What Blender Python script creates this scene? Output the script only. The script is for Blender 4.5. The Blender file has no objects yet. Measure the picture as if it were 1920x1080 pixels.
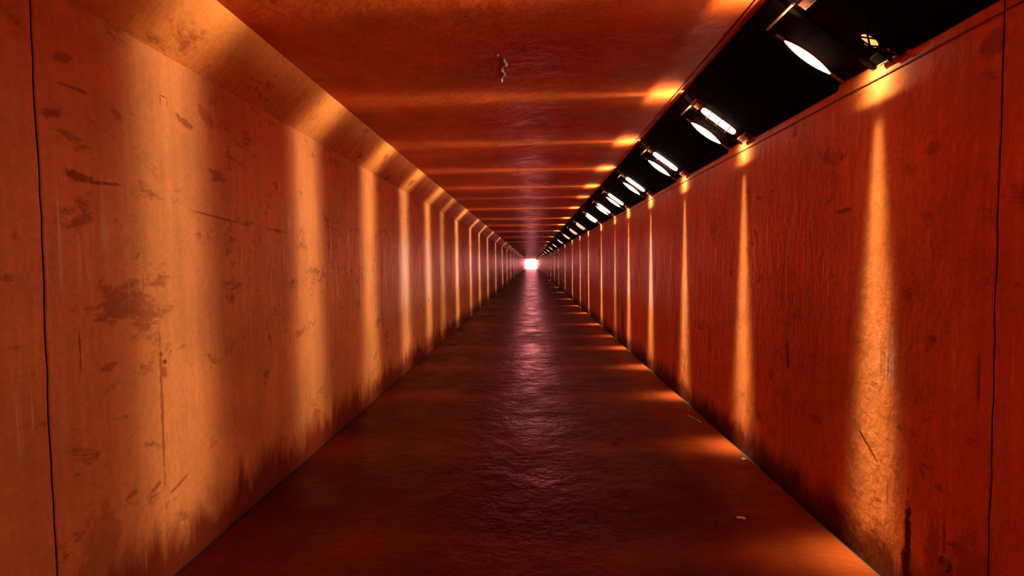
import bpy, bmesh, math, random
from mathutils import Vector, Matrix
random.seed(7)
sc = bpy.context.scene
C = sc.collection
PI = math.pi

# ------------------------------------------------------------------ tunnel measures (metres)
H = 1.42                       # camera height above the floor
XL, XR = -1.72, 1.60           # side walls
ZC = H + 1.255                  # ceiling
HX, HZ = -1.47, H + 1.00       # haunch: ceiling edge x, wall edge z (at XL)
Y0, Y1 = -9.0, 180.0
JOINTS = [-5.6, 1.93, 6.4, 9.72, 17.2, 24.7, 32.2, 39.7, 47.2, 54.7, 62.2, 69.7, 77.2, 84.7, 92.2, 99.7, 107.2, 114.7, 122.2, 132.2, 142.2, 152.2, 164.2]
STATIONS = [-7.2, -5.56, -3.92, -2.28, -0.64, 1.0, 2.66, 4.29, 5.92, 7.58, 9.3, 10.8, 12.9, 15.8, 18.5, 22.0, 26.9, 33.2,
            39.5, 46.5, 55.0, 65.0, 77.0, 91.0, 107.0, 123.0, 141.0]
POWER = {10.8: .55, 18.5: .9, 26.9: .9}

# ------------------------------------------------------------------ helpers
def link(name, me, parent=None, mat=None):
    o = bpy.data.objects.new(name, me); C.objects.link(o)
    if mat: me.materials.append(mat)
    if parent: o.parent = parent
    return o

def from_bm(name, bm, mat, parent=None, smooth=False):
    me = bpy.data.meshes.new(name)
    bmesh.ops.recalc_face_normals(bm, faces=bm.faces[:])
    bm.to_mesh(me); bm.free()
    if smooth:
        for p in me.polygons: p.use_smooth = True
    return link(name, me, parent, mat)

def thing(name, label, cat, loc, group=None):
    o = bpy.data.objects.new(name, None); C.objects.link(o)
    o.location = loc; o.empty_display_size = .1
    o['label'] = label; o['category'] = cat
    if group: o['group'] = group
    return o

def tag(o, label, cat, group=None):
    o['label'] = label; o['category'] = cat
    if group: o['group'] = group
    return o

def add_prism(bm, prof, y0, y1, bevel=0):
    """prof: closed list of (x,z)."""
    a = [bm.verts.new((x, y0, z)) for x, z in prof]
    b = [bm.verts.new((x, y1, z)) for x, z in prof]
    n = len(prof); fs = [bm.faces.new(a), bm.faces.new(b[::-1])]
    for i in range(n):
        fs.append(bm.faces.new((a[i], b[i], b[(i+1) % n], a[(i+1) % n])))
    if bevel:
        ed = list({e for f in fs for e in f.edges})
        bmesh.ops.bevel(bm, geom=ed, offset=bevel, segments=2, affect='EDGES', profile=.5)

def add_lathe(bm, p0, p1, radii, seg=14):
    """surface of revolution from p0 to p1, radii = [(t, r)...]"""
    p0, p1 = Vector(p0), Vector(p1); d = (p1 - p0).normalized()
    up = Vector((0, 1, 0)) if abs(d.y) < .9 else Vector((1, 0, 0))
    s = d.cross(up).normalized(); t_ = d.cross(s)
    rings = []
    for t, r in radii:
        c = p0.lerp(p1, t)
        rings.append([bm.verts.new(c + (s*math.cos(2*PI*k/seg) + t_*math.sin(2*PI*k/seg))*max(r, 1e-4)) for k in range(seg)])
    for A, B in zip(rings, rings[1:]):
        for k in range(seg):
            bm.faces.new((A[k], A[(k+1) % seg], B[(k+1) % seg], B[k]))
    bm.faces.new(rings[0][::-1]); bm.faces.new(rings[-1])

def add_rod(bm, p0, p1, r, seg=8):
    add_lathe(bm, p0, p1, [(0, r), (1, r)], seg)

def add_path(bm, pts, r, seg=8):
    for a, b in zip(pts, pts[1:]): add_rod(bm, a, b, r if not isinstance(r, list) else r[0], seg)

# ------------------------------------------------------------------ node helpers
class N:
    def __init__(s, mat):
        s.nt = mat.node_tree; s.n = s.nt.nodes; s.l = s.nt.links
    def new(s, t, **kw):
        n = s.n.new(t)
        for k, v in kw.items(): setattr(n, k, v)
        return n
    def put(s, sock, v):
        if hasattr(v, 'is_linked') or isinstance(v, bpy.types.NodeSocket): s.l.new(v, sock)
        else: sock.default_value = v
    def math(s, op, a, b=None, c=None, clamp=False):
        n = s.new('ShaderNodeMath', operation=op, use_clamp=clamp)
        s.put(n.inputs[0], a)
        if b is not None: s.put(n.inputs[1], b)
        if c is not None: s.put(n.inputs[2], c)
        return n.outputs[0]
    def mapr(s, v, a, b, c=0., d=1., smooth=True):
        n = s.new('ShaderNodeMapRange', interpolation_type='SMOOTHSTEP' if smooth else 'LINEAR')
        s.put(n.inputs['Value'], v); n.inputs['From Min'].default_value = a; n.inputs['From Max'].default_value = b
        n.inputs['To Min'].default_value = c; n.inputs['To Max'].default_value = d
        return n.outputs['Result']
    def noise(s, vec, scale, detail=4., rough=.55, dist=0., st=(1, 1, 1), off=(0, 0, 0)):
        m = s.new('ShaderNodeMapping'); s.l.new(vec, m.inputs['Vector'])
        m.inputs['Scale'].default_value = st; m.inputs['Location'].default_value = off
        n = s.new('ShaderNodeTexNoise'); s.l.new(m.outputs[0], n.inputs['Vector'])
        n.inputs['Scale'].default_value = scale; n.inputs['Detail'].default_value = detail
        n.inputs['Roughness'].default_value = rough; n.inputs['Distortion'].default_value = dist
        return n.outputs['Fac']
    def mix(s, f, a, b):
        n = s.new('ShaderNodeMix', data_type='RGBA')
        s.put(n.inputs[0], f); s.put(n.inputs[6], a); s.put(n.inputs[7], b)
        return n.outputs[2]

def concrete(name, base, dark, axis, streak=.35, spots=.5, marks=(), rough=(.36, .62), bump=.5, base_dirt=None, seed=0, spec=.5, blot=(.60, .70), pale=None, lit_strip=None):
    """axis: 'x' wall (coords y,z)  or 'z' slab (coords x,y). marks: (a, b, wa, wb, angle_deg, strength)"""
    mat = bpy.data.materials.new(name); mat.use_nodes = True
    g = N(mat); bs = g.n['Principled BSDF']
    pos = g.new('ShaderNodeNewGeometry').outputs['Position']
    sep = g.new('ShaderNodeSeparateXYZ'); g.l.new(pos, sep.inputs[0])
    X, Y, Z = sep.outputs
    A, B = (Y, Z) if axis == 'x' else (X, Y)
    off = (seed*3.7, seed*1.3, seed*2.1)
    big = g.noise(pos, 1.1, 4, .6, .3, off=off)
    if axis == 'x': st = (1, 9, .55)
    else: st = (1, 1, 1)
    stk = g.noise(pos, 1.6, 5, .65, .2, st=st, off=off)
    fine = g.noise(pos, 34, 3, .7, off=off)
    blo = g.noise(pos, 3.3, 6, .74, .25, st=(1, .8, 1.7) if axis == 'x' else (1, 1, 1), off=off)
    k = g.mapr(big, .3, .7, .80, 1.14)
    k = g.math('MULTIPLY', k, g.mapr(stk, .3, .7, 1 - streak, 1 + streak*.4))
    k = g.math('MULTIPLY', k, g.mapr(fine, .25, .75, .90, 1.08))
    dirt = g.math('MULTIPLY', g.mapr(blo, blot[0], blot[1]), spots); dirt0 = dirt
    # individual stains and scratches
    if marks:
        cb = g.new('ShaderNodeCombineXYZ'); g.l.new(A, cb.inputs[0]); g.l.new(B, cb.inputs[1]); AB = cb.outputs[0]
        wob = g.math('MULTIPLY', g.math('SUBTRACT', g.noise(pos, 16, 5, .85, off=off), .5), 2.8)
    for (a, b, wa, wb, ang, stg) in marks:
        mp = g.new('ShaderNodeMapping', vector_type='TEXTURE'); g.l.new(AB, mp.inputs['Vector'])
        mp.inputs['Location'].default_value = (a, b, 0); mp.inputs['Rotation'].default_value = (0, 0, math.radians(ang)); mp.inputs['Scale'].default_value = (wa, wb, 1)
        ln = g.new('ShaderNodeVectorMath', operation='LENGTH'); g.l.new(mp.outputs[0], ln.inputs[0])
        m = g.mapr(g.math('ADD', ln.outputs['Value'], wob), 1.15, .6, 0, stg)
        dirt = g.math('MAXIMUM', dirt, m)
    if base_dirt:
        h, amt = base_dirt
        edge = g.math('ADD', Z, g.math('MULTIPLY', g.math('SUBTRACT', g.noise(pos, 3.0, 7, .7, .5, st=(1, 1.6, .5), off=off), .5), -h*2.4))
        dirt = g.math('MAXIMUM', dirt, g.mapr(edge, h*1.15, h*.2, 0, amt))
    vm = g.new('ShaderNodeVectorMath', operation='SCALE'); vm.inputs[0].default_value = base[:3]; g.l.new(k, vm.inputs['Scale'])
    col = g.mix(dirt, vm.outputs[0], (*dark, 1))
    if lit_strip:      # lamplight along one side, painted in as a lighter floor colour
        x0_, x1_, c_lit = lit_strip
        lit_f = g.mapr(g.math('ADD', X, g.math('MULTIPLY', g.math('SUBTRACT', g.noise(pos, 2.0, 5, .7), .5), .6)), x0_, x1_)
        col = g.mix(lit_f, col, (*c_lit, 1))
    if pale:      # thin lime runs down the wall; far walls add painted daylight sheen
        run = g.mapr(g.noise(pos, 3.0, 4, .7, .1, st=(1, 9, .35), off=(2, seed, 3)), pale[3], pale[3]+.14)
        zone = g.mapr(g.noise(pos, .9, 3, .6, 0, off=(8, seed, 1)), pale[4], pale[4]+.16)
        band = g.math('MULTIPLY', g.mapr(Z, .7, 1.0), g.mapr(Z, 1.95, 1.6))
        pf = g.math('MULTIPLY', g.math('MULTIPLY', run, zone), g.math('MULTIPLY', band, .7))
        col = g.mix(pf, col, (*pale[:3], 1))
    g.l.new(col, bs.inputs['Base Color'])
    rr = g.mapr(g.noise(pos, 2.3, 4, .7, .3, st=(1, 6, .4) if axis == 'x' else (1, 1, 1), off=(5, 1, seed)), .32, .68, rough[0], rough[1])
    g.l.new(rr, bs.inputs['Roughness'])
    g.l.new(g.math('MULTIPLY', g.math('SUBTRACT', 1.0, g.math('MULTIPLY', dirt, .85)), spec), bs.inputs['Specular IOR Level'])
    bs.inputs['Specular Tint'].default_value = (1, .42, .36, 1)
    h = g.math('MULTIPLY', fine, .28)
    h = g.math('ADD', h, g.math('MULTIPLY', g.noise(pos, 7, 2, .65, st=(1, 1.6, .8) if axis == 'x' else (1, 1, 1), off=off), .75))
    bp = g.new('ShaderNodeBump'); bp.inputs['Strength'].default_value = bump; bp.inputs['Distance'].default_value = .02
    g.l.new(h, bp.inputs['Height']); g.l.new(bp.outputs[0], bs.inputs['Normal'])
    return mat

def simple(name, col, rough=.5, metal=0., emit=None, es=0., nscale=0., spec=.5):
    mat = bpy.data.materials.new(name); mat.use_nodes = True
    g = N(mat); b = g.n['Principled BSDF']
    b.inputs['Base Color'].default_value = (*col, 1); b.inputs['Roughness'].default_value = rough
    b.inputs['Metallic'].default_value = metal; b.inputs['Specular IOR Level'].default_value = spec
    if nscale:
        pos = g.new('ShaderNodeNewGeometry').outputs['Position']
        f = g.noise(pos, nscale, 6, .7)
        vm = g.new('ShaderNodeVectorMath', operation='SCALE'); vm.inputs[0].default_value = col
        g.l.new(g.mapr(f, .3, .7, .6, 1.3), vm.inputs['Scale']); g.l.new(vm.outputs[0], b.inputs['Base Color'])
        g.l.new(g.mapr(f, .3, .7, rough*.8, min(1, rough*1.3)), b.inputs['Roughness'])
        bp = g.new('ShaderNodeBump'); bp.inputs['Strength'].default_value = .3; bp.inputs['Distance'].default_value = .004
        g.l.new(f, bp.inputs['Height']); g.l.new(bp.outputs[0], b.inputs['Normal'])
    if emit:
        b.inputs['Emission Color'].default_value = (*emit, 1); b.inputs['Emission Strength'].default_value = es
    return mat

# stains that can be told apart, (along tunnel, height, half sizes, tilt, strength)
ML = [  # wall_left
    (1.98, 1.98, .050, .020, 10, .6), (2.10, 1.77, .085, .020, -6, .75), (2.20, 1.76, .12, .008, 4, .7),
    (2.04, 2.20, .05, .02, 20, .5), (3.05, 1.69, .26, .006, -4, .7), (3.75, 1.66, .16, .012, -3, .55),
    (2.78, 2.14, .08, .022, -14, .6), (2.95, 2.22, .10, .04, -20, .4), (2.30, 2.06, .04, .02, -30, .45), (2.08, 2.10, .07, .008, 0, .5),
    (2.515, .75, .010, .42, 0, .6), (2.52, 1.02, .018, .018, 0, .8), (2.545, .98, .014, .014, 0, .8), (2.54, .93, .025, .03, 0, .6),
    (2.06, 1.12, .006, .10, 0, .6), (2.2, 1.02, .045, .02, 12, .5), (2.45, .42, .05, .012, 20, .6), (2.62, .37, .07, .012, 15, .6),
    (2.30, .45, .05, .014, 10, .5), (2.12, .30, .10, .20, 0, .35), (2.68, 1.03, .05, .012, 10, .35), (3.6, .95, .02, .06, 30, .35),
    (2.585, 2.200, .004, .022, 0, .8), (2.635, 2.195, .004, .022, 0, .8), (2.61, 2.222, .026, .004, 0, .8), (2.42, 1.30, .006, .12, 0, .35),
]
MR = [  # wall_right
    (2.41, .22, .024, .19, 0, 1.0), (2.415, .10, .032, .12, 0, 1.), (2.05, .98, .008, .10, 0, .55), (3.55, .82, .022, .085, -8, .75),
    (2.93, 1.67, .07, .014, -3, .6), (2.70, .53, .10, .008, 35, .75), (4.0, 1.86, .07, .02, 10, .4), (2.26, .24, .05, .14, 0, .4),
    (2.02, 2.16, .06, .05, 0, .45), (2.2, .33, .010, .10, 0, .5), (2.16, .16, .035, .035, 0, .3), (2.62, .30, .03, .010, 0, .5),
    (2.06, .25, .09, .16, 0, .35), (2.55, .36, .006, .06, 0, .5), (2.30, 1.86, .05, .03, 20, .35), (5.1, .72, .04, .12, 0, .4),
]
PALE = (.92, .44, .36, .53, .46); PALE_SHEEN = (.96, .32, .29, .40, .30)  # second set, far walls: lime runs plus daylight sheen put into the colour
WL = ((.92, .165, .052), (.20, .006, .002), 'x', .10, .55); WR = ((.84, .120, .026), (.09, .003, .001), 'x', .14, .5)
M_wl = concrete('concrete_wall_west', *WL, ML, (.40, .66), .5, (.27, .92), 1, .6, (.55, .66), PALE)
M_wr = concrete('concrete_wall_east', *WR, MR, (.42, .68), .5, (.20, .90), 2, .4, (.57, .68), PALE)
M_wl2 = concrete('concrete_wall_west_plain', *WL, (), (.40, .66), .5, (.27, .92), 1, .9, (.55, .66), PALE_SHEEN)
M_wr2 = concrete('concrete_wall_east_plain', *WR, [(9.95, .35, .10, .50, 0, .9), (16.2, .4, .22, .5, 0, .85), (24, .3, .4, .4, 0, .8)], (.42, .68), .5, (.20, .90), 2, .6, (.57, .68), PALE_SHEEN)
M_ce = concrete('concrete_ceiling', (.72, .058, .008), (.22, .008, .001), 'z', .2, .5, (), (.40, .60), .5, None, 3, .22)
M_fl = concrete('wet_floor', (.105, .0022, .0004), (.03, .001, .0003), 'z', .3, .7, (), (.34, .54), .7, None, 4, .10, lit_strip=(.95, 1.45, (.25, .021, .003)))
M_ha = concrete('concrete_haunch', (.90, .15, .034), (.25, .012, .002), 'x', .12, .6, (), (.45, .66), .5, None, 5, .25, (.55, .66))
M_gut = simple('gutter_dirt', (.02, .0015, .0005), .9, nscale=20)
M_black = simple('black_painted_steel', (.004, .001, .0005), .8, nscale=12, spec=.03)
M_tray = simple('sooty_tray', (.010, .002, .001), .9, 0, nscale=25, spec=.03)
M_brass = simple('rusty_steel_edge', (.85, .30, .15), .38, .6, nscale=60)
M_rust = simple('rusty_red_steel', (.35, .05, .02), .5, .2, nscale=40)
M_bulb = simple('lit_lamp_glass', (.9, .8, .7), .3, 0, (1, .78, .50), 3.6)
M_amber = simple('amber_lamp_glass', (.9, .6, .3), .3, 0, (1, .42, .09), 1.2)
M_cable = simple('dark_cable', (.30, .03, .006), .6, nscale=30)
M_white = simple('white_mineral', (.95, .80, .75), .3, spec=1.)

# ------------------------------------------------------------------ tunnel shell
def shell(name, prof, out, mat, far=None, shift=0., thick=.22, rows=36, wobble=.006, gw=.004, gd=.035, joints=JOINTS, y0=Y0, y1=Y1):
    """inner surface prof (2 points) extruded along the tunnel with recessed joints; out = outward unit normal (x,z)"""
    (xa, za), (xb, zb) = prof
    bm = bmesh.new(); rnd = random.Random(hash(prof[0][0]) & 7)
    ys = [(y0, 0, 0)]
    for j in joints:
        j = j+shift if 0 < j < 3 else j
        ys += [(j-gw*1.6, 0, 1), (j-gw, .004, 1), (j-gw*.8, gd, 1), (j+gw*.8, gd, 1), (j+gw, .004, 1), (j+gw*1.6, 0, 1)]
    ys.append((y1, 0, 0))
    wob = [0.0]
    for i in range(rows): wob.append(wob[-1]*.8 + rnd.uniform(-1, 1)*wobble*.6)
    grid = []
    for (y, d, w) in ys:
        grid.append([bm.verts.new((xa+(xb-xa)*i/rows + out[0]*d, y + w*wob[i], za+(zb-za)*i/rows + out[1]*d)) for i in range(rows+1)])
    for r0, r1 in zip(grid, grid[1:]):
        for i in range(rows): bm.faces.new((r0[i], r0[i+1], r1[i+1], r1[i]))
    o = [bm.verts.new((x+out[0]*thick, y, z+out[1]*thick)) for y in (y0, y1) for x, z in prof]
    bm.faces.new((o[0], o[1], o[3], o[2]))
    bm.faces.new([*grid[0], o[1], o[0]]); bm.faces.new([*grid[-1], o[3], o[2]])
    bm.faces.new([g[0] for g in grid] + [o[2], o[0]]); bm.faces.new([g[-1] for g in grid] + [o[3], o[1]])
    ob = from_bm(name, bm, mat); ob['kind'] = 'structure'
    ob.data.materials.append(far or mat); ob.data.materials.append(M_gut)
    if 1:
        for p in ob.data.polygons:
            if p.center.y > 7: p.material_index = 1
            if y0 < p.center.y < y1 and .3*gd < (p.center.x-xa)*out[0] + (p.center.z-za)*out[1] < gd*1.2 and p.area < .05: p.material_index = 2
    return ob

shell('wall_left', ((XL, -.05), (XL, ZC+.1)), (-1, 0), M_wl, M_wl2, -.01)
shell('wall_right', ((XR, -.05), (XR, ZC+.05)), (1, 0), M_wr, M_wr2, .06, rows=40)
shell('ceiling', ((XL-.05, ZC), (XR+.05, ZC)), (0, 1), M_ce, joints=JOINTS)
hd = Vector((HX-XL, ZC-HZ)).normalized()
shell('trim_1', ((XL, HZ), (HX, ZC)), (-hd.y, hd.x), M_ha, rows=8, thick=.16)
GUT = .07
shell('floor', ((XL+GUT, 0), (XR-GUT*.8, 0)), (0, -1), M_fl, rows=40, thick=.3, gd=.012)
for nm, x0, x1 in (('trim_2', XL-.01, XL+GUT), ('trim_3', XR-GUT*.8, XR+.01)):
    bm = bmesh.new(); add_prism(bm, [(x0, -.3), (x1, -.3), (x1, -.045), (x0, -.045)], Y0, Y1)
    o = from_bm(nm, bm, M_gut); o['kind'] = 'structure'
bm = bmesh.new(); add_prism(bm, [(XL-.2, -.3), (XR+.2, -.3), (XR+.2, ZC+.2), (XL-.2, ZC+.2)], Y0-.25, Y0)
o = from_bm('back_cap', bm, M_wr); o['kind'] = 'structure'  # unseen cap added behind the camera to keep sky light out
# open ground in front of the far mouth
bm = bmesh.new(); add_prism(bm, [(-40, -.35), (40, -.35), (40, -.02), (-40, -.02)], Y1+.01, Y1+120)
o = from_bm('ground', bm, simple('pale_ground', (.45, .40, .38), .9, nscale=2)); o['kind'] = 'structure'

# ------------------------------------------------------------------ lamp housing geometry (cross-section)
AX, AZ = 1.20, H+1.165
BX, BZ = 1.597, H+.872
u = Vector((BX-AX, 0, BZ-AZ)).normalized(); n = Vector((u.z, 0, -u.x))
if n.z > 0: n = -n
LEN = math.hypot(BX-AX, BZ-AZ)
def P(t, h, y):       # t along the slope 0..1, h out of it, y along the tunnel
    return Vector((AX, y, AZ)) + u*(t*LEN) + n*h

FAR, NEAR = .34, .22       # half extents of a lamp bay beyond / before its light plane
ORD = ['first', 'second', 'third', 'fourth', 'fifth', 'sixth', 'seventh', 'eighth', 'ninth', 'tenth', 'eleventh', 'twelfth',
       'thirteenth', 'fourteenth', 'fifteenth', 'sixteenth', 'seventeenth', 'eighteenth', 'nineteenth', 'twentieth', 'twenty-first']

def cover(y0, y1, label):
    bm = bmesh.new()
    add_prism(bm, [(AX-.06, ZC-.002), (AX-.055, ZC-.02), (AX, AZ), (BX, BZ), (BX, ZC-.002)], y0, y1, .004)
    o = bpy.data.objects
    ob = from_bm('light_cover', bm, M_black)
    return tag(ob, label, 'cover', 'black covers between the lamps')

def add_quadbox(bm, t0, t1, h0, h1, y0, y1, bev=0):
    pr = [P(t0, h0, 0), P(t1, h0, 0), P(t1, h1, 0), P(t0, h1, 0)]
    add_prism(bm, [(p.x, p.z) for p in pr], y0, y1, bev)

SPINDLE = [(0, .003), (.06, .010), (.14, .017), (.26, .025), (.42, .030), (.58, .030), (.74, .025), (.86, .017), (.94, .010), (1, .003)]
def make_fixture(first):
    t = thing('tunnel_lamp', '', 'lamp', (0, 0, 0))
    R = lambda bm, nm, m, par=None, s=False: from_bm(nm, bm, m, par or t, s)
    # tray: recessed box that fills the bay
    bm = bmesh.new()
    a, b = P(0, -.035, 0), P(1, -.035, 0)
    add_prism(bm, [(AX-.055, ZC-.003), (AX-.05, ZC-.018), (AX+.004, a.z-.01), (b.x-.03, b.z), (BX-.002, b.z+.012), (BX-.002, ZC-.003)], -NEAR+.001, FAR-.001, .003)
    # cross ribs of the tray
    add_quadbox(bm, .02, .98, -.036, -.004, .02, .05); add_quadbox(bm, .02, .98, -.036, -.006, -NEAR+.003, -NEAR+.018)
    R(bm, 'housing', M_tray)
    # far bulb
    e1 = .78
    bm = bmesh.new(); add_lathe(bm, P(.20, .012, .235), P(e1, .012, .235), [(x, r*(.62 if first else .74)) for x, r in SPINDLE]); fb = R(bm, 'bulb', M_bulb, None, True)
    for a_, b_ in ((.10, .205), (e1-.005, .93)):
        bm = bmesh.new(); add_rod(bm, P(a_, .010, .235), P(b_, .010, .235), .007); R(bm, 'socket', M_rust, fb)
    # near bulb behind its guard
    if first:
        bm = bmesh.new(); add_lathe(bm, P(.64, -.010, -.10), P(.82, -.010, -.10), [(x, r*.62) for x, r in SPINDLE]); nb = R(bm, 'bulb', M_amber, None, True)
    else:
        bm = bmesh.new(); add_lathe(bm, P(.16, .008, -.09), P(.76, .008, -.09), [(x, r*.85) for x, r in [(0, .014), (.05, .022), (.2, .026), (.8, .026), (.95, .022), (1, .014)]]); nb = R(bm, 'bulb', M_bulb, None, True)
        for a_, b_ in ((.08, .165), (.755, .84)):
            bm = bmesh.new(); add_rod(bm, P(a_, .006, -.09), P(b_, .006, -.09), .010); R(bm, 'socket', M_rust, nb)
    bm = bmesh.new()
    if first:
        ys = [-.20, -.13]; ts = [.60, .74, .86, .97]
        for i in range(len(ts)-1):
            add_rod(bm, P(ts[i], .026, ys[i % 2]), P(ts[i+1], .026, ys[(i+1) % 2]), .004, 6)
            add_rod(bm, P(ts[i], .026, ys[(i+1) % 2]), P(ts[i+1], .026, ys[i % 2]), .004, 6)
        for y in ys: add_rod(bm, P(.60, .026, y), P(.97, .026, y), .004, 6)
        for y in ys:
            for q in (.60, .97): add_rod(bm, P(q, .026, y), P(q, -.03, y), .004, 6)
    else:
        add_rod(bm, P(.28, .048, -.09), P(.67, .048, -.09), .003, 6)
        for q in (.30, .47, .64):
            add_path(bm, [P(q, -.03, -.125), P(q, .03, -.125), P(q+.01, .048, -.09), P(q, .03, -.055), P(q, -.03, -.055)], .0035, 6)
    R(bm, 'guard', M_tray if first else M_rust)
    # gear box at the wall end with bright edges
    bm = bmesh.new(); add_quadbox(bm, .86, .97, -.034, .012, -.17, -.03, .003); gb = R(bm, 'gear_box', M_tray if first else M_rust)
    bm = bmesh.new(); add_quadbox(bm, .865, .965, .012, .020, -.172, -.162); add_quadbox(bm, .955, .968, .012, .020, -.16, -.04); R(bm, 'box_edge', M_brass, gb)
    bm = bmesh.new(); add_quadbox(bm, .03, .12, -.034, .014, -.15, -.05, .003); R(bm, 'end_cap', M_rust)
    # thin bright edge strip at the ceiling side, broken in two
    for y0, y1 in ((-.02, FAR-.08), (-.16, -.06)):
        bm = bmesh.new(); add_quadbox(bm, -.012, .012, -.006, .008, y0, y1, .002); R(bm, 'edge_strip', M_brass)
    return t

def kids(o): return [c for c in bpy.data.objects if c.parent == o]
def copy_tree(o, parent=None):
    c = o.copy(); C.objects.link(c)
    if parent: c.parent = parent
    for ch in kids(o):
        if ch.name != c.name: copy_tree(ch, c)
    return c

vis = [s for s in STATIONS if s > 2]
hid = [s for s in STATIONS if s <= 2]
f_first = make_fixture(True); f_first.location.y = vis[0]
f_first['label'] = 'lamp nearest the camera, one bare bulb, crossed wires over a half hidden second bulb'
proto = make_fixture(False); proto.location.y = vis[1]
fixtures = {vis[0]: f_first, vis[1]: proto}
for s in vis[2:]:
    c = copy_tree(proto); c.location.y = s; fixtures[s] = c
M_dim = simple('weak_lamp_glass', (.9, .6, .5), .3, 0, (1, .50, .34), 1.1)
def dim_copy(s):
    for k_ in kids(fixtures[s]):
        if k_.name.startswith('bulb'):
            k_.data = DIM.setdefault(k_.data.name, k_.data.copy()); k_.data.materials[0] = M_dim
DIM = {}
for s in vis:
    if s > 15: dim_copy(s)
for i, s in enumerate(vis):
    f = fixtures[s]; f['group'] = 'lamps along the corner of the tunnel'
    if 0 < i < len(vis)-1:
        f['label'] = f'{ORD[i]} lamp from the camera, twin glowing bulbs set across the black corner strip'
    elif i:
        f['label'] = 'last lamp before the far tunnel mouth, a speck beside the daylight'
for s in hid[-1:]:
    c = copy_tree(proto); c.location.y = s
    c['label'] = 'twin bulb lamp in the black strip just behind the camera'; c['group'] = 'lamps along the corner of the tunnel'

def cover_label(i):
    if i == 0: return 'black steel cover running up from the first lamp out of the picture top'
    if i < len(vis): return f'black steel cover between the {ORD[i-1]} and {ORD[i]} lamps from the camera'
    return 'black steel cover from the last lamp to the far tunnel mouth'
prev = hid[-1] + FAR
for i, s in enumerate(vis):
    cover(prev, s-NEAR, cover_label(i)); prev = s+FAR
cover(prev, Y1-.01, cover_label(len(vis)))
cover(Y0+.01, hid[-1]-NEAR, 'long black steel cover in the wall corner behind the camera')

# ------------------------------------------------------------------ thin cables beside the covers
for pts_, lab in (([(XR-.007, H+.826), (XR-.001, H+.826), (XR-.001, H+.832), (XR-.007, H+.832)], 'thin rusty cable run along the wall just under the black covers'),
                  ([(1.090, ZC-.006), (1.096, ZC-.006), (1.096, ZC-.001), (1.090, ZC-.001)], 'thin rusty cable run along the ceiling beside the black covers')):
    bm = bmesh.new(); add_prism(bm, pts_, Y0+.05, Y1-.05); tag(from_bm('cable', bm, M_cable), lab, 'cable')

# ------------------------------------------------------------------ lime drip on the ceiling, litter on the floor
bm = bmesh.new()
pts = [(-.190, 3.42), (-.155, 3.50), (-.146, 3.56), (-.178, 3.66), (-.165, 3.75), (-.192, 3.86)]
pz = ZC - .004
for a, b in zip(pts[1:], pts[2:]): add_rod(bm, (a[0], a[1], pz), (b[0], b[1], pz), .0035, 6)
for (x, y), r in list(zip(pts, (.008, .009, .011, .010, .009, .012)))[1:]:
    bmesh.ops.create_uvsphere(bm, u_segments=10, v_segments=6, radius=r, matrix=Matrix.Translation((x, y, pz-.004)) @ Matrix.Diagonal((1, 1.2, 1.5, 1)))
tag(from_bm('lime_deposit', bm, M_white, None, True), 'small zigzag of white lime drips stuck on the ceiling', 'mineral deposit')

def crumple(name, loc, size, rot, label, cat, mat):
    bm = bmesh.new(); bmesh.ops.create_grid(bm, x_segments=5, y_segments=3, size=.5)
    r = random.Random(3)
    for v in bm.verts: v.co = Vector((v.co.x*size[0], v.co.y*size[1], .003 + r.random()*size[2]))
    bmesh.ops.solidify(bm, geom=bm.faces[:], thickness=.0015)
    bmesh.ops.rotate(bm, verts=bm.verts[:], cent=(0, 0, 0), matrix=Matrix.Rotation(rot, 3, 'Z'))
    o = from_bm(name, bm, mat); o.location = loc
    return tag(o, label, cat)
M_paper = simple('pale_paper', (.9, .62, .55), .6, nscale=50)
bm = bmesh.new(); bmesh.ops.create_uvsphere(bm, u_segments=10, v_segments=6, radius=.008, matrix=Matrix.Translation((pts[0][0], pts[0][1], pz)))
tag(from_bm('lime_deposit', bm, M_white, None, True), 'lone white lime speck on the ceiling apart from the zigzag', 'mineral deposit')
crumple('paper_scrap', (1.14, 3.07, .0), (.022, .045, .006), 1.5, 'tiny pale paper scrap lying alone on the open floor', 'litter', M_paper)
bm = bmesh.new(); add_path(bm, [Vector((0, 0, .006)), Vector((.035, -.16, .008)), Vector((.05, -.23, .006))], .005)
o = from_bm('straw', bm, M_paper, None, True); o.location = (1.545-.12, 5.15, 0)
tag(o, 'thin pale straw lying by the foot of the wall', 'litter')
crumple('paper_scrap', (1.50, 4.0, .0), (.03, .03, .01), .4, 'small pinkish crumb of paper against the foot of the wall', 'litter', M_paper)
# round pipe stub cast in the wall low down
bm = bmesh.new(); 
add_lathe(bm, (XR+.004, 2.19, .235), (XR-.010, 2.19, .235), [(0, .034), (.6, .034), (1, .028), (1, .018), (.2, .016)], 20)
tag(from_bm('pipe_stub', bm, M_rust, None, True), 'small round capped pipe stub low in the wall beside the joint', 'pipe')

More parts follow.
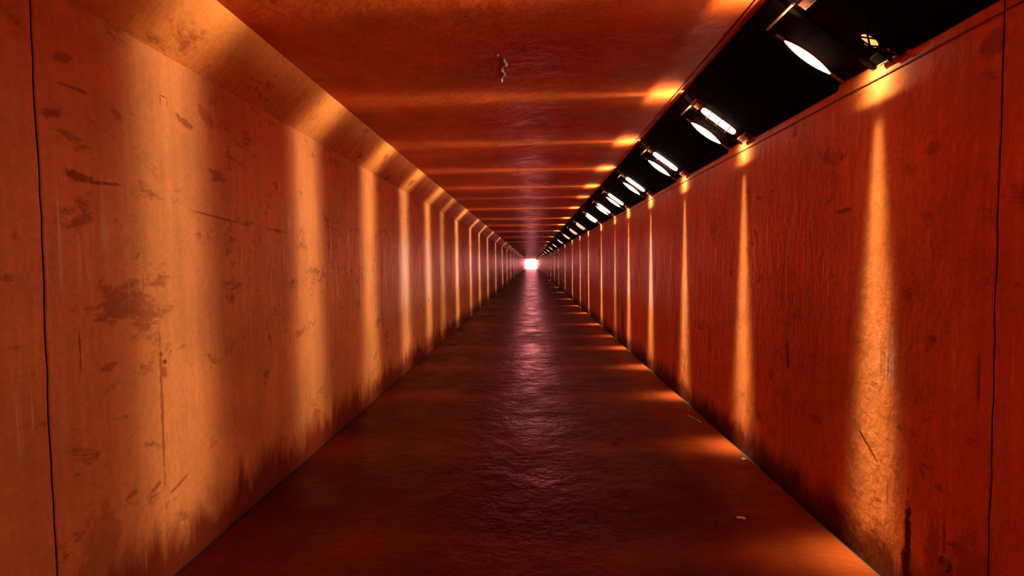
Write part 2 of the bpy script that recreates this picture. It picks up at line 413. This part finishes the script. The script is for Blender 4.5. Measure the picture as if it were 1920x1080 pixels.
# ------------------------------------------------------------------ lamp light: one luminaire profile for all lamps
def profile_nodes(L, colour, strength):
    L.use_nodes = True; nt = L.node_tree; nt.nodes.clear()
    class M_: pass
    m = M_(); m.node_tree = nt; g = N(m)
    out = g.new('ShaderNodeOutputLight'); em = g.new('ShaderNodeEmission'); g.l.new(em.outputs[0], out.inputs[0])
    em.inputs['Color'].default_value = (*colour, 1)
    tc = g.new('ShaderNodeTexCoord'); sp = g.new('ShaderNodeSeparateXYZ'); g.l.new(tc.outputs['Normal'], sp.inputs[0])
    X, Y, Z = sp.outputs
    phi = g.math('MULTIPLY', g.math('ADD', g.math('ARCTAN2', Z, X), 2*PI), 1/(2*PI))
    phi = g.math('FRACT', phi)          # 0..1 = 0..360 deg, x to the wall, z up
    def ramp(tab):
        mx = max(v for _, v in tab); r = g.new('ShaderNodeValToRGB'); g.l.new(phi, r.inputs[0])
        el = r.color_ramp.elements
        while len(el) > 1: el.remove(el[-1])
        for i, (a, v) in enumerate(tab):
            e = el[0] if i == 0 else el.new(a/360)
            e.position = a/360; e.color = (v/mx,)*3 + (1,)
        return g.math('MULTIPLY', r.outputs[0], mx)
    core = ramp(CORE); wide = ramp(WIDE)
    ay = g.math('ABSOLUTE', Y)
    yc = g.math('EXPONENT', g.math('MULTIPLY', g.math('POWER', g.math('DIVIDE', ay, .078), 2.5), -1))
    yw = g.math('EXPONENT', g.math('MULTIPLY', g.math('POWER', g.math('DIVIDE', ay, .34), 2.), -1))
    tot = g.math('ADD', g.math('MULTIPLY', core, yc), g.math('MULTIPLY', wide, yw))
    g.l.new(g.math('MULTIPLY', tot, strength), em.inputs['Strength'])
CORE = [(0, 0), (130, 0), (141, .8), (161.7, .8), (168.2, 2.2), (173.2, 9), (175, 11), (178, 6.5), (189.3, 6.2), (213.3, 7.4), (218.5, 5),
        (224, 3.2), (241, 1.5), (258, 1.6), (268, 5), (274, 20), (276.6, 28), (279.7, 12), (284.3, 3.6), (292, 1.1), (299, .5), (303, .28), (306, .01), (312, .02), (321.9, .2), (335, .1), (345, 0)]
WIDE = [(0, 0), (125, 0), (137, 3.6), (147, 3.6), (150, .3), (164, .3), (169, 1.2), (173, 2.4), (177, .4), (181, .10), (187, .35), (200, .8), (218, 1.0), (235, .08), (262, .06), (276, .3), (285, .08), (297, .01), (313, .01), (315.5, .55), (335, .7), (345, 0)]
SX, SZ = 1.364, H+.97
rnd = random.Random(5)
for s in STATIONS:
    L = bpy.data.lights.new('lamp_light', 'POINT'); L.energy = 4*PI*PI; L.shadow_soft_size = .012
    k = POWER.get(s, rnd.uniform(.85, 1.1))
    if s > 12: k *= 1.6
    elif s > 7: k *= 1.15
    profile_nodes(L, (.83, 1.36, .88), k)
    o = bpy.data.objects.new('lamp_light', L); C.objects.link(o); o.location = (SX, s, SZ)

# ------------------------------------------------------------------ daylight from the far mouth
w = bpy.data.worlds.new('World'); sc.world = w; w.use_nodes = True
bg = w.node_tree.nodes['Background']; bg.inputs[0].default_value = (1, .25, .25, 1); bg.inputs[1].default_value = 330.
pl = bpy.data.lights.new('mouth_portal', 'AREA'); pl.shape = 'RECTANGLE'; pl.size = XR-XL; pl.size_y = ZC; pl.cycles.is_portal = True
po = bpy.data.objects.new('mouth_portal', pl); C.objects.link(po); po.location = ((XL+XR)/2, Y1+.005, ZC/2)
po.rotation_euler = (-PI/2, 0, 0)    # -Z of the light looks back into the tunnel (-Y)

# ------------------------------------------------------------------ camera
cam = bpy.data.cameras.new('camera'); co = bpy.data.objects.new('camera', cam); C.objects.link(co); sc.camera = co
F = 1050.
cam.sensor_width = 36; cam.lens = 36*F/1920; cam.clip_end = 500; cam.clip_start = .02
dx, dy = 37., 46.
# tunnel axis (+Y) must appear dx right of and dy above the centre
yaw = math.atan(dx/F); pitch = -math.atan(dy/F*math.cos(yaw)); roll = ROLL if 'ROLL' in globals() else .0115
R_ = Matrix.Rotation(yaw, 4, 'Z') @ Matrix.Rotation(PI/2+pitch, 4, 'X') @ Matrix.Rotation(-roll, 4, 'Z')
co.matrix_world = Matrix.Translation((0, 0, H)) @ R_

sc.view_settings.view_transform = 'Standard'; sc.view_settings.look = 'None'
sc.view_settings.gamma = 1; sc.view_settings.use_curve_mapping = False; sc.view_settings.exposure = 0.5
cy = sc.cycles
cy.max_bounces = 6; cy.diffuse_bounces = 5; cy.glossy_bounces = 3; cy.adaptive_threshold = .035; cy.sample_clamp_indirect = 12
